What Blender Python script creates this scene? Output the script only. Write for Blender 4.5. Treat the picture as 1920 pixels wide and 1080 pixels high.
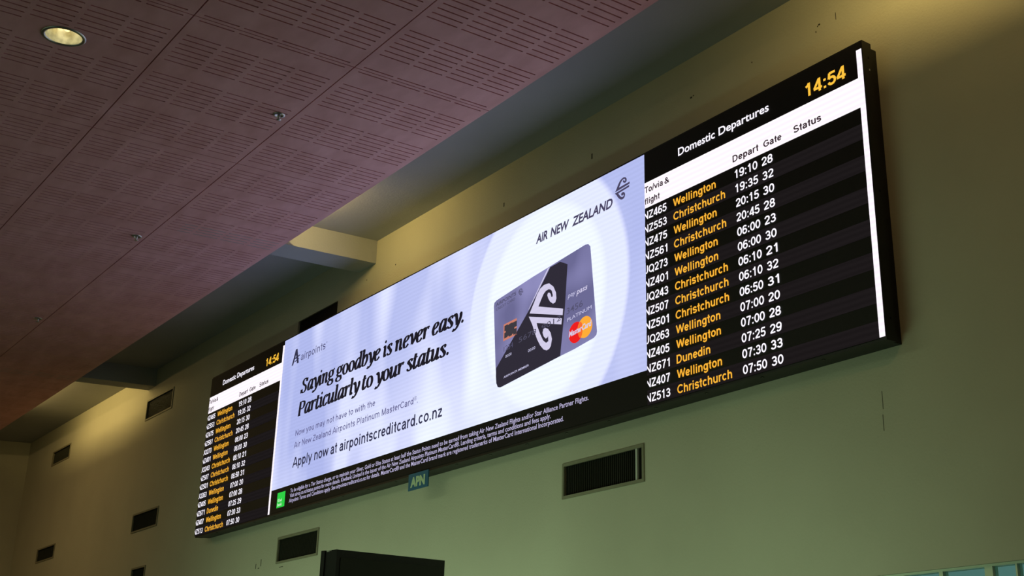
import bpy, bmesh, math, random
from mathutils import Matrix, Vector
from mathutils.geometry import tessellate_polygon
random.seed(7)
for o in list(bpy.data.objects): bpy.data.objects.remove(o)
S = bpy.context.scene
COL = S.collection
PI = math.pi
EYE = 1.6            # camera height above the floor; all "z" measured heights below are above the floor

# ------------------------------------------------------------------ camera
cam_d = bpy.data.cameras.new('camera'); cam = bpy.data.objects.new('camera', cam_d); COL.objects.link(cam)
yaw, pit, rol = -0.81211049, 0.34478603, -0.0391609
f = Vector((math.sin(yaw)*math.cos(pit), math.cos(yaw)*math.cos(pit), math.sin(pit)))
r = Vector((math.cos(yaw), -math.sin(yaw), 0)); u = r.cross(f)
r2 = r*math.cos(rol) + u*math.sin(rol); u2 = u*math.cos(rol) - r*math.sin(rol)
M = Matrix((r2, u2, -f)).transposed().to_4x4(); M.translation = Vector((0, 0, EYE))
cam.matrix_world = M
cam_d.sensor_width = 36; cam_d.sensor_fit = 'HORIZONTAL'
cam_d.lens = 2221.1/1920*36
cam_d.shift_x = (960-1365.8)/1920; cam_d.shift_y = -(540-469.5)/1920
cam_d.clip_start = 0.05; cam_d.clip_end = 200
S.camera = cam

# ------------------------------------------------------------------ world, lights, exposure
w = bpy.data.worlds.new('world'); S.world = w; w.use_nodes = True
w.node_tree.nodes['Background'].inputs[0].default_value = (0.25, 0.42, 0.40, 1)
w.node_tree.nodes['Background'].inputs[1].default_value = 0.45
S.view_settings.view_transform = 'Standard'
try: S.view_settings.look = 'None'
except Exception: pass
S.view_settings.gamma = 1; S.view_settings.use_curve_mapping = False
S.view_settings.exposure = 0.0

def area(name, loc, size, size_y, power, color, rot):
    d = bpy.data.lights.new(name, 'AREA'); d.shape = 'RECTANGLE'; d.size = size; d.size_y = size_y
    d.energy = power; d.color = color
    o = bpy.data.objects.new(name, d); COL.objects.link(o); o.location = loc; o.rotation_euler = rot
    return o
def lamp(name, loc, power, color, radius):
    d = bpy.data.lights.new(name, 'POINT'); d.energy = power; d.color = color; d.shadow_soft_size = radius
    o = bpy.data.objects.new(name, d); COL.objects.link(o); o.location = loc
    return o
# daylight through the low glazing opposite the board
area('daylight', (-8.6, -4.12, 1.25), 9.0, 2.1, 2, (0.75, 1.0, 0.70), (PI/2, 0, 0))
# greenish roof light set flush in the ceiling over the middle of the hall, shining down
area('roof_light', (-9.5, -1.6, 5.50), 7.0, 2.6, 105, (0.74, 1.0, 0.58), (0, 0, 0))
# greenish fill area added low in front of the wall to brighten its lower part
cl = area('low_wall_fill', (-8.7, 2.3, 0.95), 9.0, 0.5, 46, (0.66, 1.0, 0.62), (PI/2+0.25, 0, 0)); cl.data.spread = math.radians(112)
# warm strip lamps lying above the edge of the panelled ceiling, washing the wall
WARM = (1.0, 0.74, 0.26)
area('cove_strip', (-18.3, 3.88, 5.70), 2.8, 0.10, 20, WARM, (PI/2-0.45, 0, 0))
area('cove_strip', (-9.55, 3.93, 5.70), 0.9, 0.06, 8.5, WARM, (PI/2, 0, 0.0))
area('cove_strip', (-2.9, 3.88, 5.70), 1.4, 0.10, 19, WARM, (PI/2-0.45, 0, 0))
# unseen warm fill lamps added under the panels to brown the wall's ends
for lx, pw in ((-18.8, 38), (-1.2, 17)):
    area('warm_fill', (lx, 1.2, 5.48), 0.3, 0.3, pw, (1.0, 0.70, 0.30), (0.5, 0, 0))

# ------------------------------------------------------------------ materials
def new_mat(name):
    m = bpy.data.materials.new(name); m.use_nodes = True
    nt = m.node_tree; nt.nodes.clear()
    return m, nt, nt.nodes.new('ShaderNodeOutputMaterial')
def surf(name, c1, c2=None, scale=6, rough=0.7, bump=0.0, bscale=200, detail=4, metal=0.0, stretch=(1, 1, 1), spec=0.3):
    m, nt, out = new_mat(name); N = nt.nodes; L = nt.links
    b = N.new('ShaderNodeBsdfPrincipled'); L.new(b.outputs[0], out.inputs[0])
    b.inputs['Roughness'].default_value = rough; b.inputs['Metallic'].default_value = metal
    b.inputs['Specular IOR Level'].default_value = spec
    geo = N.new('ShaderNodeNewGeometry'); mp = N.new('ShaderNodeMapping'); L.new(geo.outputs['Position'], mp.inputs[0])
    mp.inputs['Scale'].default_value = stretch
    if c2 is None: b.inputs['Base Color'].default_value = (*c1, 1)
    else:
        n = N.new('ShaderNodeTexNoise'); n.inputs['Scale'].default_value = scale; n.inputs['Detail'].default_value = detail
        L.new(mp.outputs[0], n.inputs['Vector'])
        cr = N.new('ShaderNodeValToRGB'); cr.color_ramp.elements[0].position = 0.3; cr.color_ramp.elements[1].position = 0.7
        cr.color_ramp.elements[0].color = (*c1, 1); cr.color_ramp.elements[1].color = (*c2, 1)
        L.new(n.outputs['Fac'], cr.inputs[0]); L.new(cr.outputs[0], b.inputs['Base Color'])
    if bump:
        n2 = N.new('ShaderNodeTexNoise'); n2.inputs['Scale'].default_value = bscale; n2.inputs['Detail'].default_value = 3
        L.new(geo.outputs['Position'], n2.inputs['Vector'])
        bp = N.new('ShaderNodeBump'); bp.inputs['Strength'].default_value = bump; bp.inputs['Distance'].default_value = 0.01
        L.new(n2.outputs['Fac'], bp.inputs['Height']); L.new(bp.outputs[0], b.inputs['Normal'])
    return m
def led(name, col, strength=1.0, lines=0.06):
    """light-giving LED surface of one colour, with the faint line structure of the modules"""
    m, nt, out = new_mat(name); N = nt.nodes; L = nt.links
    e = N.new('ShaderNodeEmission'); L.new(e.outputs[0], out.inputs[0]); e.inputs[0].default_value = (*col, 1)
    if lines:
        geo = N.new('ShaderNodeNewGeometry'); wv = N.new('ShaderNodeTexWave')
        wv.wave_type = 'BANDS'; wv.bands_direction = 'Z'; wv.inputs['Scale'].default_value = 8.5
        wv.inputs['Distortion'].default_value = 0.6; wv.inputs['Detail'].default_value = 1
        L.new(geo.outputs['Position'], wv.inputs['Vector'])
        mr = N.new('ShaderNodeMapRange'); L.new(wv.outputs['Fac'], mr.inputs[0])
        mr.inputs['To Min'].default_value = strength*(1-lines); mr.inputs['To Max'].default_value = strength*(1+lines)
        L.new(mr.outputs[0], e.inputs[1])
    else: e.inputs[1].default_value = strength
    return m

m_wall = surf('painted_plaster', (0.50, 0.47, 0.36), (0.55, 0.52, 0.40), 1.2, 0.8, 0.25, 60)
m_soffit = surf('soffit_paint', (0.39, 0.40, 0.41), (0.43, 0.44, 0.45), 1.5, 0.75, 0.15, 60)
m_panel = surf('slotted_plywood', (0.76, 0.37, 0.36), (0.92, 0.49, 0.50), 3.0, 0.55, 0.08, 50, 6, stretch=(1, 2.5, 1))
m_void = surf('dark_void', (0.015, 0.012, 0.011))
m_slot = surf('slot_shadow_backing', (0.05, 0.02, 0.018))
m_floor = surf('floor_tiles', (0.045, 0.042, 0.04), (0.06, 0.056, 0.05), 2, 0.35)
m_black = surf('black_metal', (0.012, 0.011, 0.010), (0.02, 0.018, 0.016), 8, 0.45)
m_blackgloss = surf('black_gloss', (0.006, 0.006, 0.008), None, rough=0.15)
m_ledblack = surf('unlit_led', (0.010, 0.008, 0.008), (0.014, 0.011, 0.011), 60, 0.6)
m_ventframe = surf('vent_frame_paint', (0.24, 0.22, 0.15), (0.28, 0.26, 0.18), 5, 0.6)
m_fin = surf('vent_fins', (0.04, 0.042, 0.032), None, rough=0.5)
m_light = surf('pale_strip', (0.55, 0.56, 0.50), None, rough=0.4)
m_duct = surf('duct_dark', (0.02, 0.018, 0.016))
m_chrome = surf('brushed_metal', (0.6, 0.6, 0.6), None, rough=0.3, metal=0.9)
m_mull = surf('pale_window_frame', (0.75, 0.80, 0.62), None, rough=0.4)
m_blueplate = surf('blue_sign_plate', (0.01, 0.12, 0.24), (0.012, 0.14, 0.27), 20, 0.4)
m_platelet = surf('pale_sign_letters', (0.55, 0.68, 0.45), None, rough=0.5)
m_mark = surf('wall_scuff', (0.06, 0.05, 0.035))

WHITE = led('led_white', (0.98, 0.90, 0.97), 1.08, 0.05)
WTEXT = led('led_white_text', (0.90, 0.86, 0.95), 1.15, 0)
YTEXT = led('led_amber_text', (0.98, 0.47, 0.04), 1.0, 0)
CLOCK = led('led_clock_amber', (1.0, 0.55, 0.05), 1.0, 0)
DTEXT = led('led_dark_text', (0.035, 0.02, 0.025), 1.0, 0)
INK = led('led_headline_ink', (0.014, 0.012, 0.018), 1.0, 0)
INK2 = led('led_url_ink', (0.035, 0.035, 0.075), 1.0, 0)
BODY = led('led_body_ink', (0.11, 0.105, 0.25), 1.0, 0)
AIRINK = led('led_logo_ink', (0.07, 0.06, 0.12), 1.0, 0)
THIN = led('led_airpoints_ink', (0.09, 0.09, 0.20), 1.0, 0)
FINE = led('led_fine_print', (0.50, 0.46, 0.68), 1.0, 0)
ROWGREY = led('led_row_grey', (0.012, 0.0095, 0.010), 1.0, 0.1)
GREEN = led('led_green', (0.03, 0.62, 0.06), 1.0, 0)
MINT = led('led_mint_text', (0.62, 0.90, 0.62), 1.0, 0)
TAILM = led('led_tail_dark', (0.030, 0.026, 0.040), 1.0, 0)
KORUM = led('led_koru_white', (0.66, 0.62, 0.83), 1.0, 0.02)
RED = led('led_red', (0.85, 0.015, 0.015), 1.0, 0)
ORANGE = led('led_orange', (1.0, 0.42, 0.04), 1.0, 0)
OVERLAP = led('led_overlap', (0.95, 0.16, 0.03), 1.0, 0)
COPPER = led('led_chip_copper', (0.62, 0.22, 0.15), 1.0, 0)
CHIPD = led('led_chip_dark', (0.05, 0.045, 0.055), 1.0, 0)
PALE = led('led_card_pale_text', (0.62, 0.60, 0.85), 1.0, 0)
CARDT = led('led_card_dark_text', (0.09, 0.085, 0.16), 1.0, 0)

CARDF = led('led_card_faint_digits', (0.085, 0.08, 0.13), 1.0, 0)

def advert_material():
    m, nt, out = new_mat('led_advert_sky'); N = nt.nodes; L = nt.links
    e = N.new('ShaderNodeEmission'); L.new(e.outputs[0], out.inputs[0])
    geo = N.new('ShaderNodeNewGeometry')
    def math_(op, a, b=None, cl=False):
        n = N.new('ShaderNodeMath'); n.operation = op; n.use_clamp = cl
        for i, v in enumerate((a, b)):
            if v is None: continue
            if isinstance(v, (int, float)): n.inputs[i].default_value = v
            else: L.new(v, n.inputs[i])
        return n.outputs[0]
    sp = N.new('ShaderNodeSeparateXYZ'); L.new(geo.outputs['Position'], sp.inputs[0])
    X, Z = sp.outputs[0], sp.outputs[2]
    # pictured: blurred bright window streaks over lavender
    mp = N.new('ShaderNodeMapping'); L.new(geo.outputs['Position'], mp.inputs[0]); mp.inputs['Scale'].default_value = (1.5, 1, 0.5)
    n = N.new('ShaderNodeTexNoise'); L.new(mp.outputs[0], n.inputs['Vector']); n.inputs['Scale'].default_value = 1.25; n.inputs['Detail'].default_value = 1.2
    streak = math_('MULTIPLY', math_('SUBTRACT', n.outputs['Fac'], 0.44, True), 4.0, True)
    # the big round halo of the advert
    dx = math_('SUBTRACT', X, -7.18); dz = math_('SUBTRACT', Z, 2.70+EYE)
    rr = math_('SQRT', math_('ADD', math_('MULTIPLY', dx, dx), math_('MULTIPLY', dz, dz)))
    halo = N.new('ShaderNodeMapRange'); halo.interpolation_type = 'SMOOTHSTEP'; L.new(rr, halo.inputs[0])
    halo.inputs['From Min'].default_value = 1.10; halo.inputs['From Max'].default_value = 1.02; halo.inputs['To Max'].default_value = 0.72
    core = N.new('ShaderNodeMapRange'); core.interpolation_type = 'SMOOTHSTEP'; L.new(rr, core.inputs[0]); core.inputs['From Min'].default_value = 1.0; core.inputs['From Max'].default_value = 0.72
    mid = N.new('ShaderNodeMapRange'); mid.interpolation_type = 'SMOOTHSTEP'; L.new(X, mid.inputs[0])
    mid.inputs['From Min'].default_value = -10.8; mid.inputs['From Max'].default_value = -8.6; mid.inputs['To Max'].default_value = 0.55
    right = N.new('ShaderNodeMapRange'); L.new(X, right.inputs[0]); right.inputs['From Min'].default_value = -7.2; right.inputs['From Max'].default_value = -6.6
    right.inputs['To Min'].default_value = 1.0; right.inputs['To Max'].default_value = 0.25
    lowb = N.new('ShaderNodeMapRange'); L.new(Z, lowb.inputs[0]); lowb.inputs['From Min'].default_value = 2.9+EYE; lowb.inputs['From Max'].default_value = 2.2+EYE
    base = math_('MULTIPLY', math_('ADD', math_('MULTIPLY', streak, 0.55), math_('MULTIPLY', mid.outputs[0], math_('ADD', math_('MULTIPLY', lowb.outputs[0], 0.8), 0.25)), True), right.outputs[0])
    tot = math_('MAXIMUM', base, math_('MAXIMUM', halo.outputs[0], core.outputs[0]))
    cr = N.new('ShaderNodeValToRGB'); L.new(tot, cr.inputs[0])
    cr.color_ramp.elements[0].color = (0.34, 0.38, 0.66, 1); cr.color_ramp.elements[1].color = (0.70, 0.75, 0.88, 1)
    el = cr.color_ramp.elements.new(0.45); el.color = (0.52, 0.55, 0.78, 1)
    L.new(cr.outputs[0], e.inputs[0])
    wv = N.new('ShaderNodeTexWave'); wv.wave_type = 'BANDS'; wv.bands_direction = 'Z'; wv.inputs['Scale'].default_value = 8.5
    wv.inputs['Distortion'].default_value = 0.8; L.new(geo.outputs['Position'], wv.inputs['Vector'])
    mr = N.new('ShaderNodeMapRange'); L.new(wv.outputs['Fac'], mr.inputs[0]); mr.inputs['To Min'].default_value = 1.26; mr.inputs['To Max'].default_value = 1.33
    L.new(mr.outputs[0], e.inputs[1])
    return m
ADVERT = advert_material()
def card_material():
    m, nt, out = new_mat('led_card_grey'); N = nt.nodes; L = nt.links
    e = N.new('ShaderNodeEmission'); L.new(e.outputs[0], out.inputs[0])
    geo = N.new('ShaderNodeNewGeometry'); sp = N.new('ShaderNodeSeparateXYZ'); L.new(geo.outputs['Position'], sp.inputs[0])
    a = N.new('ShaderNodeTexNoise'); a.inputs['Scale'].default_value = 2.2; a.inputs['Detail'].default_value = 1
    L.new(geo.outputs['Position'], a.inputs['Vector'])
    cr = N.new('ShaderNodeValToRGB'); L.new(a.outputs['Fac'], cr.inputs[0])
    cr.color_ramp.elements[0].position = 0.35; cr.color_ramp.elements[1].position = 0.62
    cr.color_ramp.elements[0].color = (0.15, 0.145, 0.30, 1); cr.color_ramp.elements[1].color = (0.28, 0.27, 0.52, 1)
    L.new(cr.outputs[0], e.inputs[0])
    return m
CARDM = card_material()
m_glass, nt, out = new_mat('tinted_glass')
g = nt.nodes.new('ShaderNodeBsdfPrincipled'); nt.links.new(g.outputs[0], out.inputs[0])
g.inputs['Base Color'].default_value = (0.55, 0.85, 0.80, 1); g.inputs['Transmission Weight'].default_value = 1.0
g.inputs['Roughness'].default_value = 0.02; g.inputs['IOR'].default_value = 1.45

# ------------------------------------------------------------------ helpers
def link(name, me, mat, parent=None, loc=(0, 0, 0)):
    o = bpy.data.objects.new(name, me); COL.objects.link(o); o.location = loc
    if mat and not me.materials: me.materials.append(mat)
    if parent: o.parent = parent
    return o
def from_bm(name, bm, mat, parent=None, loc=(0, 0, 0)):
    me = bpy.data.meshes.new(name); bm.normal_update(); bm.to_mesh(me); bm.free()
    return link(name, me, mat, parent, loc)
def add_box(bm, x0, x1, y0, y1, z0, z1):
    v = [bm.verts.new((x, y, z)) for x in (x0, x1) for y in (y0, y1) for z in (z0, z1)]
    for q in ((0, 1, 3, 2), (4, 6, 7, 5), (0, 4, 5, 1), (2, 3, 7, 6), (0, 2, 6, 4), (1, 5, 7, 3)):
        bm.faces.new([v[i] for i in q])
    return bm
def box(name, mat, b, parent=None, bevel=0.0):
    bm = bmesh.new(); add_box(bm, *b)
    bmesh.ops.recalc_face_normals(bm, faces=bm.faces)
    if bevel: bmesh.ops.bevel(bm, geom=list(bm.edges), offset=bevel, segments=2, affect='EDGES', profile=0.5)
    return from_bm(name, bm, mat, parent)
def empty(name, loc=(0, 0, 0), label=None, cat=None, group=None):
    o = bpy.data.objects.new(name, None); COL.objects.link(o); o.location = loc; o.empty_display_size = 0.1
    tag(o, label, cat, group); return o
def tag(o, label=None, cat=None, group=None, kind=None):
    if label: o['label'] = label
    if cat: o['category'] = cat
    if group: o['group'] = group
    if kind: o['kind'] = kind
    return o
def keep(o, parent):
    """parent to an Empty that stands away from the origin, without moving"""
    o.parent = parent; o.matrix_parent_inverse = Matrix.Translation(parent.location).inverted(); return o
def face_quad(bm, pts): bm.faces.new([bm.verts.new(p) for p in pts])

def plate(name, mat, a0, a1, b0, b1, holes, to3, depth, deep=None, circle=None):
    """a plate with rectangular openings. to3(a, b, d) maps plate coordinates and depth d (0 = seen face) to 3-D"""
    A = sorted({a0, a1, *[h[0] for h in holes], *[h[1] for h in holes]})
    B = sorted({b0, b1, *[h[2] for h in holes], *[h[3] for h in holes]})
    cells = {(a, b) for a in range(len(A)-1) for b in range(len(B)-1)}
    for h in holes:
        ia = [i for i in range(len(A)-1) if h[0] <= A[i] < h[1]]; ib = [i for i in range(len(B)-1) if h[2] <= B[i] < h[3]]
        for i in ia:
            for j in ib: cells.discard((i, j))
    bm = bmesh.new(); V = {}
    def v(i, j, d):
        k = (i, j, d)
        if k not in V: V[k] = bm.verts.new(to3(A[i], B[j], depth if d else 0))
        return V[k]
    for (i, j) in cells:
        for d in (0, 1): bm.faces.new([v(i, j, d), v(i+1, j, d), v(i+1, j+1, d), v(i, j+1, d)])
        for (di, dj, p, q_) in ((-1, 0, (0, 0), (0, 1)), (1, 0, (1, 0), (1, 1)), (0, -1, (0, 0), (1, 0)), (0, 1, (0, 1), (1, 1))):
            if (i+di, j+dj) not in cells:
                bm.faces.new([v(i+p[0], j+p[1], 0), v(i+q_[0], j+q_[1], 0), v(i+q_[0], j+q_[1], 1), v(i+p[0], j+p[1], 1)])
    if circle:   # fill the last square hole up to a round opening
        cx, cy, rad, half = circle; n = 32; P = []
        for k in range(n):
            t = 2*PI*k/n + PI/4; c, s = math.cos(t), math.sin(t); m_ = max(abs(c), abs(s))
            P.append(((cx+rad*c, cy+rad*s), (cx+half*c/m_, cy+half*s/m_)))
        for k in range(n):
            (i0, o0), (i1, o1) = P[k], P[(k+1) % n]
            for d in (0, depth): face_quad(bm, [to3(*i0, d), to3(*o0, d), to3(*o1, d), to3(*i1, d)])
            face_quad(bm, [to3(*i0, 0), to3(*i1, 0), to3(*i1, depth), to3(*i0, depth)])
    bmesh.ops.recalc_face_normals(bm, faces=bm.faces)
    me = bpy.data.meshes.new(name); bm.to_mesh(me); bm.free(); me.materials.append(mat)
    return me

# ------------------------------------------------------------------ the setting
YW = 5.0; XL, XR, YF = -22.68, 2.6, -4.275
SOFF = 5.76; PAN = 5.525
VENTS = [   # x0, x1, z0, z1
    (-7.10, -6.17, 2.84, 3.085), (-12.03, -11.10, 2.826, 3.075), (-16.73, -15.74, 5.095, 5.368), (-21.11, -20.17, 5.134, 5.357),
    (-16.71, -15.763, 3.620, 3.856), (-21.16, -20.215, 3.640, 3.847), (-16.49, -15.983, 2.915, 3.158), (-12.02, -11.085, 5.11, 5.346)]
holes = list(VENTS) + [(-7.6, -2.2, 0.0, 2.072)]
wall = link('wall_back', plate('wall_back', m_wall, XL-0.3, XR+0.3, -0.02, SOFF+0.2, holes, lambda a, b, d: (a, YW+d, b), 0.25), m_wall); tag(wall, kind='structure')
tag(box('wall_left', m_wall, (XL-0.2, XL, YF-0.2, YW, 0, SOFF)), kind='structure')
tag(box('wall_right', m_wall, (XR, XR+0.2, YF-0.2, YW, 0, SOFF)), kind='structure')
fr = link('wall_front', plate('wall_front', m_wall, XL-0.2, XR+0.2, -0.02, SOFF, [(-13.2, -4.0, 0.15, 2.35)], lambda a, b, d: (a, YF-d, b), 0.2), m_wall); tag(fr, kind='structure')
tag(box('floor', m_floor, (XL-0.3, XR+0.3, YF-0.3, YW+0.3, -0.15, 0)), kind='structure')
ceil = box('ceiling', m_soffit, (XL-0.2, XR+0.2, YF-0.2, YW, SOFF, SOFF+0.15)); tag(ceil, kind='structure')
# beams across the recess, from the wall in over the panels
for i, (x0, x1) in enumerate(((-10.645, -10.29), (-16.785, -16.495))):
    bo = box('trim_%d' % (i+1), m_soffit, (x0, x1, 3.2, YW, PAN+0.001, SOFF)); tag(bo, kind='structure')

# slotted ceiling panels: four slots across, rows in groups of seven
GX = 0.008
def rows_from(kind, L_):
    out = []
    if kind == 'full': starts = [0.115, 0.728, 1.341, 1.954]
    elif kind == 'cut_right': starts = [0.112, 0.723, 1.336]
    else: starts = [L_-0.112-0.40-1.224, L_-0.112-0.40-0.611, L_-0.112-0.40]
    for s in starts: out += [s + 0.0663*k for k in range(7)]
    if kind == 'cut_right': out.append(L_-0.04)
    if kind == 'cut_left': out.append(0.04)
    return out
def panel_mesh(kind, L_, light=None):
    W_ = 1.0457; hs = []
    for rr_ in rows_from(kind, L_):
        for k in range(4):
            y0 = 0.047 + k*0.2445
            h = (rr_-0.0062, rr_+0.0062, y0, y0+0.2145)
            if light and abs(rr_-light[0]) < 0.15 and h[3] > light[1]-0.15 and h[2] < light[1]+0.15: continue
            hs.append(h)
    circ = None
    if light:
        hs.append((light[0]-0.14, light[0]+0.14, light[1]-0.14, light[1]+0.14)); circ = (light[0], light[1], 0.105, 0.14)
    return plate('ceiling_panel', m_panel, GX/2, L_-GX/2, 0.004, W_-0.004, hs, lambda a, b, d: (a, b, d), 0.018, circle=circ)
XB = [(-22.68, -21.245, 'full', 1.435), (-21.245, -18.745, 'full', 2.5), (-18.745, -16.245, 'full', 2.5), (-16.245, -13.745, 'full', 2.5), (-13.745, -11.245, 'full', 2.5),
      (-11.245, -8.776, 'full', 2.469), (-8.776, -6.78, 'cut_right', 1.996), (-6.78, -4.78, 'cut_left', 2.0), (-4.78, -2.31, 'full', 2.47), (-2.31, 0.16, 'full', 2.47), (0.16, 2.6, 'full', 2.44)]
YB = [4.092-1.0457*(k+1) for k in range(8)]
cache = {}
for x0, x1, kind, L_ in XB:
    for j, y0 in enumerate(YB):
        lit = (kind == 'cut_right' and j == 2)
        key = (kind, round(L_, 3), lit)
        if key not in cache:
            if L_ < 1.5:
                cache[key] = plate('ceiling_panel', m_panel, GX/2, L_-GX/2, 0.004, 1.0417, [], lambda a, b, d: (a, b, d), 0.018)
            else:
                cache[key] = panel_mesh(kind, L_, (-7.53+8.776, 1.475-y0) if lit else None)
        link('panel', cache[key], None, ceil, (x0, y0, PAN))
# black lining on the back of the slotted panels
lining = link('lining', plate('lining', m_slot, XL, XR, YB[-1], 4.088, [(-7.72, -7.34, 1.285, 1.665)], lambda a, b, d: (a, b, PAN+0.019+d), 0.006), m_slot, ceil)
box('panel_upstand', m_panel, (XL, XR, 4.070, 4.089, PAN+0.026, PAN+0.06), ceil)

# old fixing holes and scratches left on the wall above and below the board
marks = [(-4.356, 5.469, .016, .010), (-4.387, 5.429, .006, .012), (-4.37, 5.462, .008, .008), (-5.595, 5.449, .018, .012), (-5.57, 5.455, .010, .008), (-6.763, 5.413, .014, .045), (-8.002, 5.408, .012, .036),
         (-9.88, 5.399, .014, .014), (-10.464, 5.401, .010, .010), (-4.974, 5.463, .008, .008), (-12.544, 2.845, .012, .05), (-12.42, 2.87, .012, .07), (-12.47, 2.82, .035, .008),
         (-11.912, 2.785, .09, .006), (-4.092, 2.994, .003, .10), (-4.098, 2.87, .003, .09), (-4.215, 5.465, .004, .05)]
for x, z, a, b in marks:
    box('anchor_hole', m_mark, (x-a/2, x+a/2, YW-0.0015, YW+0.002, z-b/2, z+b/2), wall)

# glazing under the wall
WX0, WX1, WZ = -7.6, -2.2, 2.072
win = link('window_1', plate('window_1', m_mull, WX0, WX1, 0.0, WZ, [(WX0+.04, -5.62, .06, WZ-.012), (-5.58, -4.72, .06, WZ-.012), (-4.68, -4.105, .06, WZ-.012), (-4.075, -3.842, .06, WZ-.012), (-3.818, -3.562, .06, WZ-.012), (-3.515, -3.382, .06, WZ-.012), (-3.372, -2.9, .06, WZ-.012), (-2.86, WX1-.04, .06, WZ-.012)], lambda a, b, d: (a, YW+0.03+d, b), 0.05), m_mull)
tag(win, kind='structure')
for x0, x1 in ((WX0+.04, -5.62), (-5.58, -4.72), (-4.68, -4.105), (-4.075, -3.842), (-3.818, -3.562), (-3.515, -3.382), (-3.372, -2.9), (-2.86, WX1-.04)):
    box('pane', m_glass, (x0-.004, x1+.004, YW+0.05, YW+0.058, 0.056, WZ-.008), win)
# glazing of the opposite side, where the daylight comes in
w2 = link('window_2', plate('window_2', m_mull, -13.2, -4.0, 0.15, 2.35, [(-13.12+k*1.14, -13.12+k*1.14+1.06, .2, 2.3) for k in range(8)], lambda a, b, d: (a, YF-0.1-d, b), 0.05), m_mull); tag(w2, kind='structure')
for k in range(8): box('pane', m_glass, (-13.124+k*1.14, -13.116+k*1.14+1.06, YF-0.13, YF-0.122, .196, 2.304), w2)

# ------------------------------------------------------------------ air vents
vlabels = ['air vent with a pale bar near its right end, below the advert screen',
           'plain air vent right under the left end of the advert, beside the black totem',
           'air vent high on the wall just left of the display, under the far beam',
           'highest and farthest air vent, in the yellow lit corner of the wall',
           'air vent level with the bottom of the display, just left of it',
           'lowest far left air vent near the end wall',
           'short air vent cut by the bottom edge of the picture, below another vent',
           'black vent opening half hidden behind the top of the display']
for i, (x0, x1, z0, z1) in enumerate(VENTS):
    t = empty('air_vent', (x0, YW, z0), vlabels[i], 'vent', 'air vents in the side wall')
    fw = 0.017
    if i != 7:
        bm = bmesh.new()
        for b in ((x0-.004, x1+.004, z1-fw, z1+.004), (x0-.004, x1+.004, z0-.004, z0+fw), (x0-.004, x0+fw, z0+fw, z1-fw), (x1-fw, x1+.004, z0+fw, z1-fw)):
            add_box(bm, b[0], b[1], YW-0.010, YW+0.006, b[2], b[3])
        keep(from_bm('frame', bm, m_ventframe), t)
    bm = bmesh.new(); n = int((x1-x0)/0.022)
    for k in range(1, n):
        x = x0 + (x1-x0)*k/n
        add_box(bm, x-.0016, x+.0016, YW+0.012, YW+0.034, z0+.002, z1-.002)
    for zz in (z0+(z1-z0)*.33, z0+(z1-z0)*.67): add_box(bm, x0+.001, x1-.001, YW+0.036, YW+0.042, zz-.002, zz+.002)
    gr = keep(from_bm('grille', bm, m_fin if i not in (7,) else m_duct), t); gr['kind'] = 'stuff'
    keep(box('duct', m_duct, (x0+.001, x1-.001, YW+0.10, YW+0.12, z0+.001, z1-.001)), t)
    if i == 0: keep(box('divider_bar', m_light, (-6.262, -6.243, YW-0.004, YW+0.010, z0+fw, z1-fw)), t)

# ------------------------------------------------------------------ lettering
def text_mesh(txt, bold=0.0, shear=0.0, spacing=1.0):
    cu = bpy.data.curves.new('lettering', 'FONT'); cu.body = txt; cu.size = 1; cu.offset = bold; cu.shear = shear
    cu.space_character = spacing; cu.resolution_u = 3
    ob = bpy.data.objects.new('tmp', cu); COL.objects.link(ob)
    bpy.context.view_layer.update()
    me = bpy.data.meshes.new_from_object(ob.evaluated_get(bpy.context.evaluated_depsgraph_get()))
    bpy.data.objects.remove(ob); bpy.data.curves.remove(cu)
    return me
_h = text_mesh('H'); CAP = max(v.co.y for v in _h.vertices)
def lettering(name, txt, x0, x1, zb, cap, y, mat, parent=None, bold=0.0, shear=0.0, sx=None, clip=None, slope=0.0, spacing=1.0):
    """flat lettering on the plane y, baseline zb (above the eye), fitted between x0 and x1 (or scaled sx)"""
    me = text_mesh(txt, bold, shear, spacing)
    a = min(v.co.x for v in me.vertices); b = max(v.co.x for v in me.vertices)
    k = (x1-x0)/(b-a) if sx is None else sx
    for v in me.vertices:
        X = x0 + (v.co.x-a)*k; v.co = (X, y, EYE + zb + v.co.y*cap/CAP + slope*(X-x0))
    if clip is not None:
        bm = bmesh.new(); bm.from_mesh(me)
        bmesh.ops.bisect_plane(bm, geom=bm.verts[:]+bm.edges[:]+bm.faces[:], plane_co=(clip, 0, 0), plane_no=(-1, 0, 0), clear_outer=True)
        bm.to_mesh(me); bm.free()
    me.name = name
    o = link(name, me, mat, parent); o['k'] = k
    del o['k']; LAST[0] = k
    return o
LAST = [0]
def poly(name, pts, y, mat, parent=None, dz=EYE):
    me = bpy.data.meshes.new(name); v3 = [Vector((p[0], p[1], 0)) for p in pts]
    tris = tessellate_polygon([v3])
    me.from_pydata([(p[0], y, p[1]+dz) for p in pts], [], [list(t_) for t_ in tris]); me.update()
    return link(name, me, mat, parent)
def rect(name, x0, x1, z0, z1, y, mat, parent=None):
    return poly(name, [(x0, z0), (x1, z0), (x1, z1), (x0, z1)], y, mat, parent)
def disc(cx, cz, rx, rz, n=28, a0=0.0): return [(cx+rx*math.cos(a0+2*PI*k/n), cz+rz*math.sin(a0+2*PI*k/n)) for k in range(n)]


def arc(cx, cz, rx, rz, a0, a1, n=10):
    return [(cx+rx*math.cos(math.radians(a0+(a1-a0)*k/n)), cz+rz*math.sin(math.radians(a0+(a1-a0)*k/n))) for k in range(n+1)]
_o = arc(.34, .37, .25, .30, 0, 360, 18)
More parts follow.
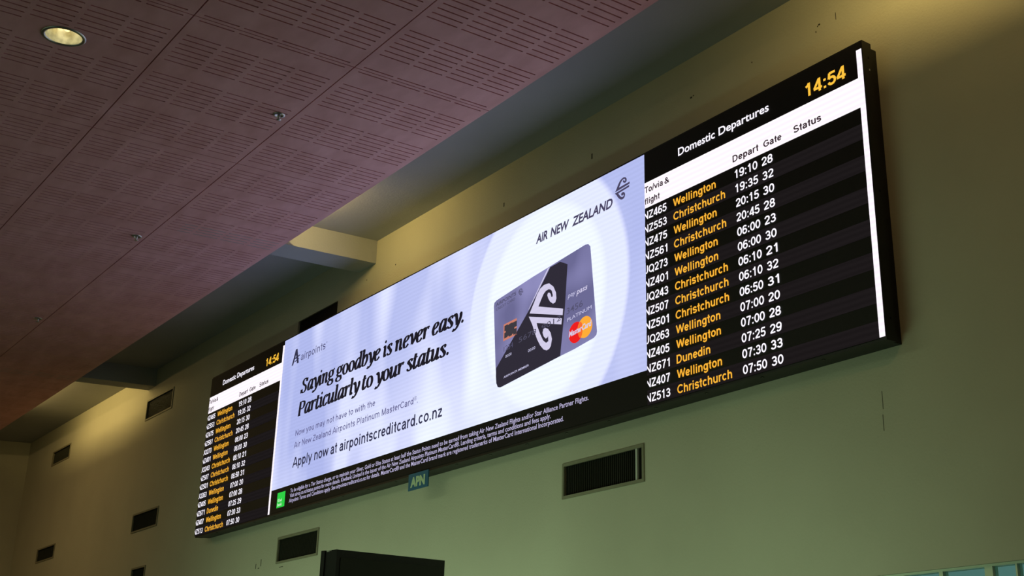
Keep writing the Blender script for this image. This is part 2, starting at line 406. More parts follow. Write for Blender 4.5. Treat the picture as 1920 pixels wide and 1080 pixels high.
# grotesque letters as centre lines (cap height 1): (advance, [paths])
H_ = {
 '0': (.78, [arc(.39, .5, .27, .42, 0, 360, 20)]), '1': (.78, [[(.16, .74), (.34, .82), (.44, .99)], [(.44, 1.0), (.44, 0)]]),
 '2': (.78, [arc(.38, .68, .26, .24, 175, -30, 9)+[(.20, .18), (.10, .08)], [(.08, .08), (.70, .08)]]),
 '3': (.78, [arc(.37, .70, .23, .22, 165, -80, 9), arc(.37, .29, .27, .22, 80, -165, 10), [(.28, .50), (.42, .50)]]),
 '4': (.78, [[(.54, 0), (.54, 1.0)], [(.50, .94), (.08, .28)], [(.04, .26), (.74, .26)]]),
 '5': (.78, [[(.68, .92), (.20, .92)], [(.22, .94), (.15, .50)], arc(.37, .33, .28, .26, 140, -160, 12)]),
 '6': (.78, [arc(.39, .32, .27, .25, 0, 360, 18), [(.64, .80)]+arc(.42, .68, .27, .24, 50, 140, 5)+[(.13, .55), (.12, .34)]]),
 '7': (.78, [[(.08, .92), (.70, .92)], [(.66, .90), (.44, .52), (.32, .0)]]),
 '8': (.78, [arc(.39, .72, .22, .21, 0, 360, 16), arc(.39, .28, .27, .22, 0, 360, 18)]),
 '9': (.78, [arc(.39, .68, .27, .25, 0, 360, 18), [(.14, .20)]+arc(.36, .32, .27, .24, 230, 320, 5)+[(.65, .45), (.66, .66)]]),
 ':': (.40, [[(.20, 0), (.20, .17)], [(.20, .55), (.20, .72)]]), '.': (.38, [[(.18, 0), (.18, .17)]]), ' ': (.38, []), '\u00ae': (.6, [arc(.28, .75, .22, .22, 0, 360, 14)]),
 'N': (1.0, [[(.17, 0), (.17, 1)], [(.19, .92), (.81, .08)], [(.83, 0), (.83, 1)]]), 'Z': (.86, [[(.08, .92), (.78, .92)], [(.74, .90), (.12, .10)], [(.06, .08), (.80, .08)]]),
 'J': (.78, [[(.60, 1), (.60, .32)]+arc(.36, .32, .24, .24, 0, -175, 8)]), 'Q': (1.08, [arc(.53, .5, .41, .42, 0, 360, 22), [(.60, .24), (.94, -.04)]]),
 'W': (1.32, [[(.08, 1), (.36, .06)], [(.36, .06), (.66, .96)], [(.66, .96), (.96, .06)], [(.96, .06), (1.24, 1)]]),
 'C': (1.0, [arc(.54, .5, .41, .42, 38, 322, 16)]), 'D': (1.0, [[(.17, .0), (.17, 1.0)], [(.17, .92), (.45, .92)]+arc(.45, .5, .38, .42, 90, -90, 12)+[(.17, .08)]]),
 'A': (1.0, [[(.06, 0), (.48, .97)], [(.52, .97), (.94, 0)], [(.22, .29), (.78, .29)]]), 'P': (.92, [[(.17, 0), (.17, 1)], [(.17, .92), (.52, .92)]+arc(.52, .67, .25, .25, 90, -90, 8)+[(.17, .42)]]),
 'M': (1.16, [[(.17, 0), (.17, 1)], [(.19, .96), (.57, .06)], [(.59, .06), (.97, .96)], [(.99, 0), (.99, 1)]]),
 'e': (.76, [[(.14, .38), (.60, .38)], [(.60, .38)]+arc(.38, .37, .25, .29, 12, 325, 14)]), 'l': (.40, [[(.19, 0), (.19, 1)]]), 'i': (.40, [[(.19, 0), (.19, .73)], [(.19, .84), (.19, 1)]]),
 'n': (.82, [[(.17, 0), (.17, .73)], [(.17, .44)]+arc(.41, .42, .23, .25, 160, 0, 7)+[(.64, 0)]]), 'm': (1.22, [[(.17, 0), (.17, .73)], [(.17, .46)]+arc(.39, .46, .20, .21, 160, 0, 6)+[(.59, 0)], [(.60, .46)]+arc(.82, .46, .20, .21, 160, 0, 6)+[(1.02, 0)]]),
 'h': (.82, [[(.17, 0), (.17, 1)], [(.17, .44)]+arc(.41, .42, .23, .25, 160, 0, 7)+[(.64, 0)]]), 'u': (.82, [[(.64, 0), (.64, .73)], [(.17, .73), (.17, .30)]+arc(.40, .30, .23, .24, 180, 340, 7)]),
 'g': (.82, [arc(.38, .38, .24, .29, 0, 360, 16), [(.65, .73), (.65, .0)]+arc(.40, -.02, .25, .19, 0, -165, 7)]), 't': (.48, [[(.25, .95), (.25, .18)]+arc(.36, .18, .11, .12, 190, 280, 4), [(.04, .66), (.44, .66)]]),
 'o': (.82, [arc(.41, .37, .27, .30, 0, 360, 18)]), 'r': (.54, [[(.17, 0), (.17, .73)], [(.17, .44)]+arc(.42, .44, .24, .23, 165, 95, 5)+[(.50, .66)]]),
 'c': (.76, [arc(.40, .37, .26, .30, 42, 318, 14)]), 's': (.72, [[(.60, .54)]+arc(.35, .53, .22, .14, 30, 180, 6)+[(.16, .42), (.35, .37), (.56, .31)]+arc(.35, .20, .24, .14, 10, -160, 7)]),
 'd': (.82, [arc(.38, .37, .24, .29, 0, 360, 16), [(.65, 1), (.65, .0)]]), 'p': (.82, [arc(.43, .37, .24, .29, 0, 360, 16), [(.17, .73), (.17, -.26)]]),
 'a': (.76, [[(.13, .54)]+arc(.36, .50, .22, .16, 150, 0, 6)+[(.58, .12), (.63, 0)], arc(.33, .22, .21, .16, 75, 285, 8)+[(.56, .20)], [(.33, .38), (.57, .44)]]),
 'y': (.74, [[(.06, .73), (.38, .04)], [(.68, .73), (.36, -.08)]+arc(.22, -.06, .14, .13, -10, -110, 4)]), 'w': (1.06, [[(.06, .73), (.28, .06)], [(.28, .06), (.53, .68)], [(.53, .68), (.78, .06)], [(.78, .06), (1.0, .73)]]),
 '/': (.46, [[(.06, -.05), (.38, 1.04)]]), 'f': (.46, [[(.20, 0), (.20, .78)]+arc(.34, .80, .13, .12, 170, 90, 4)+[(.44, .91)], [(.04, .66), (.42, .66)]]),
 '&': (.98, [[(.90, .02), (.30, .66)]+arc(.40, .76, .17, .16, 215, -40, 10)+[(.40, .50), (.20, .36)]+arc(.36, .26, .25, .20, 150, 300, 8)+[(.74, .26), (.80, .46)]]),
 'G': (1.06, [arc(.54, .5, .41, .42, 42, 330, 16)+[(.92, .46)], [(.56, .46), (.96, .46)]]), 'T': (.84, [[(.42, 0), (.42, 1.0)], [(.03, .92), (.81, .92)]]), 'S': (.88, [arc(.43, .73, .29, .20, 25, 190, 9)+[(.24, .56), (.46, .50), (.70, .42)]+arc(.44, .28, .32, .21, 15, -165, 11)]),
 'v': (.74, [[(.06, .73), (.36, .06)], [(.38, .06), (.68, .73)]]), 'z': (.70, [[(.08, .65), (.60, .65)], [(.58, .63), (.12, .10)], [(.06, .08), (.64, .08)]]),
}
def sans_line(name, txt, x0, x1, zb, cap, y, mat, parent=None, wt=.18, clip=None, sx=None, words=True):
    """grotesque lettering of stroke weight wt; one mesh per word; returns the list of meshes"""
    pen = 0.0; groups = [[]]
    for ch in txt:
        adv, paths = H_[ch]
        if ch == ' ' and words: groups.append([])
        for P in paths:
            n = len(P); L_, R_ = [], []
            for i in range(n):
                a = P[max(i-1, 0)]; b = P[min(i+1, n-1)]
                if P[0] == P[-1] or math.dist(P[0], P[-1]) < 1e-6:
                    if i in (0, n-1): a, b = P[-2], P[1]
                tx, tz = b[0]-a[0], b[1]-a[1]; m_ = math.hypot(tx, tz) or 1; tx /= m_; tz /= m_
                h = wt/2*(1 + .0*tz)
                if 0 < i < n-1:
                    d1 = (P[i][0]-a[0], P[i][1]-a[1]); m1 = math.hypot(*d1) or 1; c = (d1[0]*tx+d1[1]*tz)/m1; h = h/max(c, .75)
                L_.append((pen+P[i][0]-tz*h, P[i][1]+tx*h*.9)); R_.append((pen+P[i][0]+tz*h, P[i][1]-tx*h*.9))
            for i in range(n-1): groups[-1].append([L_[i], L_[i+1], R_[i+1], R_[i]])
        pen += adv
    allq = [q for g_ in groups for Q in g_ for q in Q]
    lo = min(q[0] for q in allq); hi = max(q[0] for q in allq); k = (x1-x0)/(hi-lo) if sx is None else sx
    LAST[0] = k; out = []
    for g_ in groups:
        if not g_: continue
        bm = bmesh.new()
        for Q in g_: bm.faces.new([bm.verts.new((x0+(q[0]-lo)*k, y, EYE+zb+q[1]*cap)) for q in Q])
        if clip is not None:
            bmesh.ops.bisect_plane(bm, geom=bm.verts[:]+bm.edges[:]+bm.faces[:], plane_co=(clip, 0, 0), plane_no=(-1, 0, 0), clear_outer=True)
        out.append(from_bm(name, bm, mat, parent))
    return out

# broad-nib serif italic, drawn for the headline
def spline(P, n=5):
    if len(P) == 2: return [tuple(P[0][i]+(P[1][i]-P[0][i])*t/3 for i in (0, 1)) for t in range(4)]
    out = []; Q = [P[0]] + list(P) + [P[-1]]
    for i in range(1, len(Q)-2):
        p0, p1, p2, p3 = Q[i-1:i+3]
        for k in range(n):
            t = k/n
            out.append(tuple(0.5*((2*p1[j]) + (-p0[j]+p2[j])*t + (2*p0[j]-5*p1[j]+4*p2[j]-p3[j])*t*t + (-p0[j]+3*p1[j]-3*p2[j]+p3[j])*t**3) for j in (0, 1)))
    return out + [P[-1]]
def oval(cx, cz, rx, rz, n=20): return [(cx+rx*math.cos(2*PI*k/n+.4), cz+rz*math.sin(2*PI*k/n+.4)) for k in range(n+1)]
# each glyph: (advance, [strokes]); a stroke is (kind, points): s spline, l straight, o ready-made outline, d dot
G = {
 'S': (.98, [('s', [(.80, 1.05), (.72, 1.27), (.45, 1.34), (.22, 1.12), (.32, .82), (.66, .56), (.72, .22), (.45, -.02), (.18, .06), (.08, .30)]), ('l', [(.83, 1.34), (.80, 1.0)]), ('l', [(.06, .36), (.05, -.02)])]),
 'a': (.92, [('s', [(.70, .86), (.48, .98), (.22, .72), (.12, .34), (.20, .04), (.40, .06), (.64, .48)]), ('s', [(.76, 1.0), (.70, .5), (.68, .12), (.76, .0), (.92, .16)])]),
 'y': (.84, [('s', [(.02, .84), (.18, .98), (.30, .80), (.38, .40), (.44, .0)]), ('s', [(.78, .92), (.80, .60), (.62, .10), (.40, -.26), (.12, -.42), (.04, -.30)]), ('d', [(.78, .88, .11)]), ('d', [(.08, -.32, .10)])]),
 'i': (.46, [('s', [(.04, .82), (.18, .95), (.22, .70), (.20, .20), (.24, .0), (.42, .14)]), ('d', [(.24, 1.34, .13)])]),
 'n': (.98, [('s', [(.02, .84), (.16, .96), (.20, .60), (.18, .0)]), ('s', [(.22, .60), (.42, .92), (.64, .92), (.68, .60), (.66, .14), (.74, .0), (.92, .14)])]),
 'g': (.86, [('o', oval(.40, .66, .27, .31)), ('l', [(.58, .88), (.90, 1.02)]), ('s', [(.26, .38), (.16, .24), (.26, .12), (.60, .06), (.74, -.08)]), ('o', oval(.38, -.20, .34, .22)), ('l', [(.24, .13), (.66, .04)])]),
 'o': (.88, [('o', oval(.43, .48, .31, .48))]),
 'd': (.94, [('s', [(.68, .86), (.46, .97), (.20, .72), (.12, .32), (.20, .03), (.40, .06), (.64, .5)]), ('s', [(.56, 1.42), (.78, 1.48), (.76, 1.0), (.70, .14), (.78, .0), (.92, .14)])]),
 'b': (.90, [('s', [(.04, 1.42), (.24, 1.48), (.22, 1.0), (.16, .30), (.24, .02), (.50, .02), (.74, .40), (.72, .80), (.54, .96), (.28, .66)])]),
 'e': (.80, [('s', [(.16, .44), (.50, .58), (.66, .80), (.50, .97), (.26, .82), (.12, .40), (.22, .05), (.44, .0), (.70, .22)])]),
 's': (.72, [('s', [(.62, .78), (.48, .96), (.24, .86), (.20, .68), (.54, .36), (.54, .12), (.34, -.01), (.08, .12)]), ('d', [(.60, .80, .09)]), ('d', [(.10, .14, .09)]), ('l', [(.24, .74), (.52, .30)])]),
 'v': (.84, [('s', [(.02, .84), (.18, .98), (.30, .78), (.36, .40), (.38, .02)]), ('s', [(.38, .02), (.66, .40), (.76, .80), (.70, .96)]), ('d', [(.72, .88, .11)])]),
 'r': (.72, [('s', [(.02, .84), (.16, .96), (.20, .60), (.18, .0)]), ('s', [(.22, .60), (.38, .90), (.58, .96), (.66, .84)]), ('d', [(.60, .84, .11)])]),
 'P': (1.0, [('l', [(.24, 1.32), (.20, .0)]), ('l', [(.08, 1.32), (.52, 1.34)]), ('l', [(.02, .0), (.42, .0)]), ('s', [(.50, 1.34), (.82, 1.22), (.86, .92), (.70, .66), (.30, .62)])]),
 't': (.58, [('s', [(.30, 1.28), (.22, .80), (.16, .24), (.24, .0), (.38, .02), (.56, .20)]), ('l', [(.02, .92), (.54, .95)])]),
 'c': (.74, [('s', [(.62, .76), (.52, .96), (.30, .88), (.12, .44), (.20, .06), (.42, .0), (.66, .22)]), ('d', [(.60, .80, .09)])]),
 'u': (.98, [('s', [(.02, .84), (.16, .96), (.20, .66), (.16, .24), (.26, .0), (.46, .10), (.68, .5)]), ('s', [(.76, .97), (.72, .5), (.70, .12), (.78, .0), (.94, .14)])]),
 'l': (.46, [('s', [(.06, 1.42), (.24, 1.48), (.22, 1.0), (.18, .14), (.26, .0), (.42, .14)])]),
 '.': (.42, [('d', [(.18, .10, .14)])]), ' ': (.37, []),
}
def serif_line(name, txt, x0, x1, zb, xh, y, mat, parent):
    pen = 0.0; thick, thin = .33, .11
    groups = [[]]
    for ch in txt:
        adv, strokes = G[ch]
        if ch == ' ': groups.append([])
        quads = groups[-1]
        for kind, P in strokes:
            if kind == 'd':
                cx, cz, rr_ = P[0]; quads.append([(pen+cx+rr_*math.cos(2*PI*k/10), cz+rr_*1.05*math.sin(2*PI*k/10)) for k in range(10)]); continue
            pts = P if kind == 'o' else spline(P)
            L_, R_ = [], []
            for i, p in enumerate(pts):
                a = pts[max(i-1, 0)]; b = pts[min(i+1, len(pts)-1)]
                if kind == 'o' and i in (0, len(pts)-1): a, b = pts[-2], pts[1]
                tx, tz = b[0]-a[0], b[1]-a[1]; m_ = math.hypot(tx, tz) or 1; tx /= m_; tz /= m_
                wd = (thin + (thick-thin)*abs(tz)**1.6)/2
                L_.append((pen+p[0]-tz*wd, p[1]+tx*wd)); R_.append((pen+p[0]+tz*wd, p[1]-tx*wd))
            for i in range(len(pts)-1): quads.append([L_[i], L_[i+1], R_[i+1], R_[i]])
        pen += adv
    sl = .06; quads = [Q for g_ in groups for Q in g_]
    lo = min(q[0]+sl*q[1] for Q in quads for q in Q); hi = max(q[0]+sl*q[1] for Q in quads for q in Q)
    k = (x1-x0)/(hi-lo); out = []
    for g_ in groups:
        bm = bmesh.new()
        for Q in g_:
            bm.faces.new([bm.verts.new((x0+(q[0]+sl*q[1]-lo)*k, y, EYE+zb+q[1]*xh)) for q in Q])
        out.append(from_bm(name, bm, mat, parent))
    return out

# ------------------------------------------------------------------ the long LED display
YD = 4.845
disp = empty('led_display', (-8.9, YW, 1.672+EYE), 'long black LED display on the wall: advert between two departures lists', 'display')
def P_(o): return keep(o, disp)
bm = bmesh.new()
add_box(bm, -13.955, -3.905, YD+.004, YD+.085, 1.672+EYE, 3.503+EYE)
add_box(bm, -13.93, -3.925, YD+.085, YW-.001, 1.672+EYE, 3.488+EYE)
cab = P_(from_bm('cabinet', bm, m_black))
# module joints and bolts of the side and bottom
for xx in [-13.9+0.5*k for k in range(1, 20)]:
    b_ = box('bolt', m_blackgloss, (xx-.008, xx+.008, YD+.03, YD+.046, 1.669+EYE, 1.672+EYE)); b_.parent = cab
for zz in (3.40, 3.32, 2.55, 1.80):
    b_ = box('bolt', m_chrome if zz == 3.32 else m_blackgloss, (-3.905, -3.902, YD+.05, YD+.058, zz+EYE-.006, zz+EYE+.006)); b_.parent = cab

flights = [('NZ465', 'Wellington', '19:10', '28'), ('NZ553', 'Christchurch', '19:35', '32'), ('NZ475', 'Wellington', '20:15', '30'), ('NZ561', 'Christchurch', '20:45', '28'),
           ('JQ273', 'Wellington', '06:00', '23'), ('NZ401', 'Wellington', '06:00', '30'), ('JQ243', 'Christchurch', '06:10', '21'), ('NZ507', 'Christchurch', '06:10', '32'),
           ('NZ501', 'Christchurch', '06:50', '31'), ('JQ263', 'Wellington', '07:00', '20'), ('NZ405', 'Wellington', '07:00', '28'), ('NZ671', 'Dunedin', '07:25', '29'),
           ('NZ407', 'Wellington', '07:30', '33'), ('NZ513', 'Christchurch', '07:50', '30')]
def child(o, par):
    o.parent = par; return o
subs = []
scr = P_(rect('departures_screen', -5.937, -3.908, 1.691, 3.490, YD, m_ledblack)); 
def sub(o):
    for q_ in (o if isinstance(o, list) else [o]): subs.append(child(q_, scr))
    return o
y1, y2 = YD-.0015, YD-.003
sub(poly('header_band', [(-5.937, 3.075), (-3.949, 3.075), (-3.949, 1.691), (-3.908, 1.691), (-3.908, 3.446), (-3.949, 3.446), (-3.949, 3.265), (-5.937, 3.265)], y1, WHITE))
for k in range(14):
    if k % 2: sub(rect('row_band', -5.937, -3.951, 2.990-.0988*k-.018, 2.990-.0988*k+.0808, y1, ROWGREY))
sub(lettering('title_word', 'Domestic', -5.569, -5.196, 3.344, .056, y2, WTEXT, bold=.016))
sub(lettering('title_word', 'Departures', -5.158, -4.688, 3.344, .056, y2, WTEXT, bold=.016))
sub(sans_line('clock_digits', '14:54', -4.368, -4.040, 3.307, .087, y2, CLOCK, wt=.20))
sub(sans_line('column_heading', 'To/via', -5.934, -5.735, 3.186, .047, y2, DTEXT, wt=.20))
sub(sans_line('column_heading', '&', -5.718, -5.668, 3.186, .045, y2, DTEXT, wt=.20))
sub(sans_line('column_heading', 'flight', -5.932, -5.773, 3.101, .046, y2, DTEXT, wt=.20))
sub(sans_line('column_heading', 'Depart', -5.036, -4.797, 3.107, .047, y2, DTEXT, wt=.20))
sub(sans_line('column_heading', 'Gate', -4.752, -4.591, 3.108, .046, y2, DTEXT, wt=.20))
sub(sans_line('column_heading', 'Status', -4.487, -4.256, 3.109, .047, y2, DTEXT, wt=.20))
sans_line('tmp', 'Wellington', 0, .428, 0, .055, 0, WTEXT); kx = LAST[0]
for o in [o for o in bpy.data.objects if o.name.startswith('tmp')]: bpy.data.objects.remove(o)
for k, (no, city, tm, gate) in enumerate(flights):
    zb = 2.9895-.0988*k; cp = .0575
    sub(sans_line('flight_number', no, -5.950, -5.702, zb, cp, y2, WTEXT, clip=-5.934))
    sub(sans_line('destination', city, -5.633, None, zb, cp, y2, YTEXT, wt=.19, sx=kx))
    sub(sans_line('departure_time', tm, -5.022, -4.813, zb, cp, y2, WTEXT))
    sub(sans_line('gate_number', gate, -4.775, -4.677, zb, cp, y2, WTEXT))
# the left departures list is a copy of the right one, part by part
DX = -8.029
scr2 = scr.copy(); COL.objects.link(scr2); scr2.location.x += DX; scr2.parent = disp; scr2.matrix_parent_inverse = scr.matrix_parent_inverse.copy()
for s_ in subs:
    c = s_.copy(); COL.objects.link(c); c.parent = scr2

adv = P_(rect('advert_screen', -11.940, -5.937, 1.925, 3.488, YD-.0005, ADVERT))
band = child(rect('small_print_band', -11.940, -5.937, 1.691, 1.925, YD-.0005, m_ledblack), adv)
def ad(o):
    for q_ in (o if isinstance(o, list) else [o]): child(q_, adv)
    return o
ya, yb, yc, yd_ = YD-.002, YD-.003, YD-.004, YD-.005
ad(serif_line('headline_word', 'Saying goodbye is never easy.', -11.445, -8.315, 2.830, .101, ya, INK, None))
ad(serif_line('headline_word', 'Particularly to your status.', -11.455, -8.535, 2.602, .101, ya, INK, None))
ad(poly('airpoints_logo', [(-11.715, 3.172), (-11.645, 3.332), (-11.605, 3.332), (-11.545, 3.172), (-11.590, 3.172), (-11.628, 3.270), (-11.680, 3.172)], ya, INK2, None))
ad(poly('airpoints_logo', [(-11.685, 3.222), (-11.530, 3.246), (-11.530, 3.258), (-11.680, 3.238)], ya, INK2, None))
ad(poly('airpoints_logo', [(-11.655, 3.196), (-11.545, 3.212), (-11.545, 3.222), (-11.650, 3.208)], ya, INK2, None))
ad(sans_line('airpoints_lettering', 'airpoints', -11.500, -10.940, 3.183, .080, ya, THIN, wt=.13))
ad(lettering('airpoints_lettering', 'TM', -10.935, -10.905, 3.238, .014, ya, THIN))
ad(sans_line('body_word', 'Now you may not have to with the', -11.472, -9.800, 2.402, .060, ya, BODY, wt=.145))
ad(sans_line('body_word', 'Air New Zealand Airpoints Platinum MasterCard', -11.484, -9.095, 2.284, .060, ya, BODY, wt=.145))
ad(lettering('body_lettering', '\u00ae', -9.085, -9.040, 2.312, .034, ya, BODY))
ad(lettering('body_lettering', '.', -9.030, -9.020, 2.284, .060, ya, BODY))
ad(sans_line('web_word', 'Apply now at airpointscreditcard.co.nz', -11.480, -8.600, 2.091, .100, ya, INK2, wt=.175))
for wd, xa, xb in (('AIR', -7.275, -7.118), ('NEW', -7.080, -6.835), ('ZEALAND', -6.800, -6.300)):
    ad(lettering('airline_word', wd, xa, xb, 3.208, .068, ya, AIRINK, bold=.032, shear=.20))
ad(poly('bank_logo', [(-11.776, 1.732), (-11.592, 1.732), (-11.592, 1.881), (-11.776, 1.881)], ya, GREEN))
ad(lettering('bank_lettering', 'Kiwi', -11.755, -11.660, 1.790, .030, yb, MINT, bold=.02))
ad(lettering('bank_lettering', 'bank', -11.758, -11.650, 1.748, .030, yb, MINT, bold=.02))
ad(tag(lettering('small_print', 'To be eligible for a Tier Status charge, or to maintain your Silver, Gold or Elite Status at least half the Status Points need to be earned from taking Air New Zealand Flights and/or Star Alliance Partner Flights.', -11.475, -6.585, 1.848, .036, ya, FINE, bold=.012), kind='stuff'))
ad(tag(lettering('small_print', 'Visit airnz.co.nz/status points for more details. Kiwibank Limited is the issuer of the Air New Zealand Airpoints Platinum MasterCard\u00ae. Lending criteria, terms and conditions and fees apply.', -11.478, -7.044, 1.800, .036, ya, FINE, bold=.012), kind='stuff'))
ad(tag(lettering('small_print', 'Airpoints Terms and Conditions apply. See airpointscreditcard.co.nz for details. MasterCard\u00ae and the MasterCard brand mark are registered trademarks of MasterCard International Incorporated.', -11.488, -6.882, 1.752, .036, ya, FINE, bold=.012), kind='stuff'))
# the bank card
KT = [(-7.34, 2.661), (-7.279, 2.737), (-7.241, 2.79), (-7.203, 2.824), (-7.151, 2.841), (-7.085, 2.836), (-7.026, 2.793), (-6.993, 2.738), (-6.987, 2.69), (-7.001, 2.664), (-7.03, 2.661), (-7.069, 2.687), (-7.095, 2.721), (-7.106, 2.747), (-7.098, 2.763), (-7.081, 2.761), (-7.064, 2.748), (-7.053, 2.722), (-7.042, 2.713), (-7.034, 2.729), (-7.048, 2.767), (-7.068, 2.783), (-7.091, 2.79), (-7.126, 2.786), (-7.155, 2.77), (-7.187, 2.733), (-7.222, 2.687), (-6.899, 2.589), (-6.904, 2.541)]
KB = [(-7.35, 2.638), (-6.913, 2.519), (-6.919, 2.474), (-7.241, 2.561), (-7.232, 2.534), (-7.192, 2.463), (-7.151, 2.404), (-7.112, 2.377), (-7.084, 2.384), (-7.087, 2.425), (-7.097, 2.416), (-7.118, 2.411), (-7.146, 2.435), (-7.161, 2.467), (-7.151, 2.493), (-7.127, 2.497), (-7.089, 2.479), (-7.056, 2.443), (-7.037, 2.389), (-7.051, 2.339), (-7.073, 2.321), (-7.104, 2.318), (-7.143, 2.333), (-7.189, 2.374), (-7.23, 2.429), (-7.268, 2.496), (-7.297, 2.557)]
TAIL = [(-6.945, 2.969), (-6.85, 2.923), (-6.877, 2.601), (-6.931, 2.237), (-7.727, 2.16), (-7.762, 2.169), (-7.785, 2.206), (-7.794, 2.263), (-7.793, 2.326), (-7.342, 2.697), (-7.074, 2.962)]
CARD = [(-7.856, 2.85), (-7.849, 2.875), (-7.817, 2.888), (-7.305, 2.948), (-6.629, 3.013), (-6.592, 3.006), (-6.568, 2.981), (-6.487, 2.321), (-6.493, 2.297), (-6.525, 2.281), (-6.757, 2.251), (-6.931, 2.237), (-7.727, 2.16), (-7.762, 2.169), (-7.785, 2.206), (-7.809, 2.384)]
ad(poly('bank_card', CARD, ya, CARDM))
ad(poly('tail_fin', TAIL, yb, TAILM))
ad(poly('tail_line', [(-7.107, 2.959), (-7.081, 2.963), (-7.342, 2.703), (-7.362, 2.690)], yc, KORUM))
ad(poly('koru', KT, yc, KORUM)); ad(poly('koru', KB, yc, KORUM))
def kmap(p): return (-6.275+(p[0]+7.35)*.385, 3.199+(p[1]-2.318)*.317)
def kshift(p, up): x, z = kmap(p); return (x, z + (x+6.275)*.30)
ad(poly('airline_koru', [kshift(p, 1) for p in KT], ya, AIRINK)); ad(poly('airline_koru', [kshift(p, 0) for p in KB], ya, AIRINK))
ad(poly('chip', [(-7.702, 2.523), (-7.512, 2.534), (-7.518, 2.668), (-7.702, 2.658)], yb, COPPER))
for i in range(3):
    for j in range(2):
        ad(poly('chip_contact', [(-7.688+.064*i, 2.541+.058*j), (-7.688+.064*i+.046, 2.545+.058*j), (-7.688+.064*i+.046, 2.590+.058*j), (-7.688+.064*i, 2.586+.058*j)], yc, CHIPD))
ad(poly('chip_contact', [(-7.668, 2.548), (-7.545, 2.554), (-7.545, 2.645), (-7.668, 2.639)], yd_, CHIPD))
ad(poly('card_emblem', disc(-6.740, 2.371, .086, .078), yb-.0003, RED))
ad(poly('card_emblem', disc(-6.628, 2.385, .088, .080), yb-.0006, ORANGE))
ad(poly('card_emblem', [(-6.684+.028*math.cos(t*PI/8), 2.378+.060*math.sin(t*PI/8)) for t in range(16)], yb-.0009, OVERLAP))
ad(lettering('emblem_lettering', 'MasterCard', -6.822, -6.548, 2.352, .040, yd_, KORUM, bold=.03, slope=.10, shear=.15))
ad(lettering('card_lettering', 'AIRPOINTS', -7.822, -7.535, 2.834, .028, yc, CARDT, slope=.09, bold=.025))
ad(lettering('card_lettering', 'CREDIT CARD', -7.818, -7.545, 2.798, .022, yc, CARDT, slope=.09, bold=.01))
ad(poly('card_koru', [(-7.505+(p[0]+7.35)*.16, 2.838+(p[1]-2.318)*.11) for p in KT], yc, CARDT)); ad(poly('card_koru', [(-7.505+(p[0]+7.35)*.16, 2.838+(p[1]-2.318)*.11) for p in KB], yc, CARDT))
ad(lettering('card_lettering', 'pay', -6.842, -6.745, 2.655, .034, yc, PALE, slope=.07, shear=.2))
ad(lettering('card_lettering', 'pass', -6.735, -6.600, 2.655, .040, yc, KORUM, slope=.07, shear=.2, bold=.015))
ad(lettering('card_digits', '3456', -6.855, -6.655, 2.532, .046, yc, CARDT, slope=.09, bold=.004))
ad(lettering('card_lettering', 'PLATINUM', -6.846, -6.550, 2.475, .026, yc, PALE, slope=.10))
ad(lettering('card_digits', '1234', -7.690, -7.560, 2.435, .040, yc, CARDT, slope=.09))
ad(lettering('card_digits', '5678', -7.480, -7.245, 2.460, .040, yc-.0005, CARDF, slope=.09))
ad(lettering('card_digits', '9012', -7.175, -6.925, 2.487, .040, yc-.0005, CARDF, slope=.09))
ad(lettering('card_lettering', '00/00', -7.662, -7.578, 2.380, .022, yc, PALE, slope=.08))
ad(lettering('card_lettering', '00/00', -7.350, -7.255, 2.356, .022, yc, PALE, slope=.08))
ad(lettering('card_lettering', 'AIRPOINTS MEMBER', -7.680, -7.335, 2.222, .016, yc, PALE, slope=.075, bold=.01))

# small blue sign hanging from the lower edge of the display
sign = empty('name_sign', (-8.92, YD, 1.54+EYE), 'small blue sign reading APN hanging under the middle of the display', 'sign')
keep(box('plate', m_blueplate, (-9.082, -8.758, YD-.014, YD-.006, 1.543+EYE, 1.680+EYE)), sign)
keep(lettering('sign_lettering', 'APN', -9.045, -8.805, 1.572, .072, YD-.0155, m_platelet, bold=.06), sign)
keep(box('bracket', m_black, (-8.99, -8.85, YD-.0055, YD+.0035, 1.60+EYE, 1.6715+EYE)), sign)

# ------------------------------------------------------------------ ceiling fittings
def lathe(name, prof, mat, parent, cx, cy, n=32):
    bm = bmesh.new(); rings = [[bm.verts.new((cx+r_*math.cos(2*PI*k/n), cy+r_*math.sin(2*PI*k/n), z_)) for k in range(n)] for r_, z_ in prof]
    for a, b in zip(rings, rings[1:]):
        for k in range(n): bm.faces.new([a[k], a[(k+1) % n], b[(k+1) % n], b[k]])
    bmesh.ops.recalc_face_normals(bm, faces=bm.faces)
    for fc in bm.faces: fc.smooth = True
    return keep(from_bm(name, bm, mat), parent)
m_refl = surf('reflector', (0.88, 0.88, 0.74), (0.45, 0.45, 0.36), 22, 0.45, metal=0.2)
m_lamp = led('lamp_glow', (1.0, 0.70, 0.25), 2.4, 0)
dl = empty('ceiling_light', (-7.53, 1.475, PAN), 'round recessed downlight, lit, in the slotted brown ceiling', 'light')
lathe('trim_ring', [(.104, PAN+.012), (.104, PAN-.004), (.112, PAN-.007), (.124, PAN-.005), (.126, PAN-.0005)], m_chrome, dl, -7.53, 1.475)
lathe('reflector', [(.1035, PAN+.0), (.1035, PAN+.02), (.098, PAN+.07), (.084, PAN+.12), (.055, PAN+.155), (.012, PAN+.17)], m_refl, dl, -7.53, 1.475)
for dy in (-.022, .022):
    bm = bmesh.new(); bmesh.ops.create_uvsphere(bm, u_segments=14, v_segments=8, radius=.017, matrix=Matrix.Translation((-7.575, 1.475+dy, PAN+.078)) @ Matrix.Diagonal((1, 1.1, .8, 1)))
    keep(from_bm('bulb', bm, m_lamp), dl)
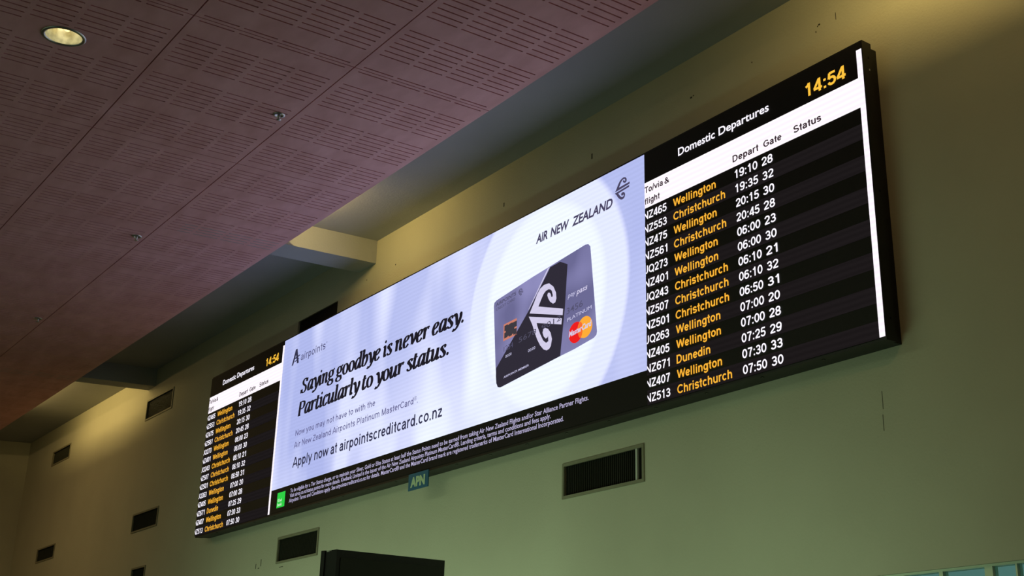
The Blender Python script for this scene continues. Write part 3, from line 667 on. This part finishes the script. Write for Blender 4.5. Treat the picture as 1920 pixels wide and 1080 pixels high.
d_ = bpy.data.lights.new('downlight_lamp', 'POINT'); d_.energy = .22; d_.color = (1, .9, .6); d_.shadow_soft_size = .02
do = bpy.data.objects.new('downlight_lamp', d_); COL.objects.link(do); do.location = (-7.53, 1.475, PAN+.09)
names = ['nearest of the three small metal sprinklers along the ceiling joint', 'middle one of the three small metal sprinklers along the ceiling joint', 'farthest of the three small metal sprinklers along the ceiling joint']
for i, (x, y) in enumerate(((-7.762, 2.952), (-10.872, 2.972), (-14.051, 2.974))):
    t = empty('sprinkler', (x, y, PAN), names[i], 'sprinkler', 'ceiling sprinklers')
    lathe('escutcheon', [(.042, PAN-.0005), (.040, PAN-.006), (.024, PAN-.009), (.022, PAN-.003), (.010, PAN-.002)], m_chrome, t, x, y, 24)
    lathe('nozzle', [(.010, PAN-.002), (.010, PAN-.020), (.006, PAN-.024), (.004, PAN-.038)], m_chrome, t, x, y, 12)
    lathe('deflector', [(.001, PAN-.038), (.018, PAN-.038), (.018, PAN-.040), (.001, PAN-.041)], m_chrome, t, x, y, 16)

# ------------------------------------------------------------------ black totem in front of the wall
tot = empty('totem', (-6.4138, 3.0, 0), 'tall black information totem standing in front of the wall, cut by the bottom edge', 'totem')
dv = Vector((-0.3688, 0.9295, 0)); nv = Vector((-0.9295, -0.3688, 0)); A_ = Vector((-6.4138, 3.0, 0))
def slab(name, mat, n0, n1, d0, d1, z0, z1):
    c = [A_+dv*a+nv*b for a, b in ((d0, n0), (d1, n0), (d1, n1), (d0, n1))]
    bm = bmesh.new(); lo = [bm.verts.new((p.x, p.y, z0)) for p in c]; hi = [bm.verts.new((p.x, p.y, z1)) for p in c]
    bm.faces.new(lo); bm.faces.new(hi)
    for k in range(4): bm.faces.new([lo[k], lo[(k+1) % 4], hi[(k+1) % 4], hi[k]])
    bmesh.ops.recalc_face_normals(bm, faces=bm.faces)
    return keep(from_bm(name, bm, mat), tot)
slab('front_housing', m_black, 0.0, .040, 0, .939, .04, 2.342)
slab('spine', m_black, .040, .088, .006, .933, .03, 2.336)
slab('back_housing', m_black, .088, .1146, 0, .939, .04, 2.342)
slab('screen_glass', m_blackgloss, -.003, .0, .03, .909, .7, 2.30)
slab('foot', m_black, -.12, .235, -.05, .99, 0, .035)
slab('joint_clip', m_light, .058, .078, .004, .02, 2.334, 2.341)
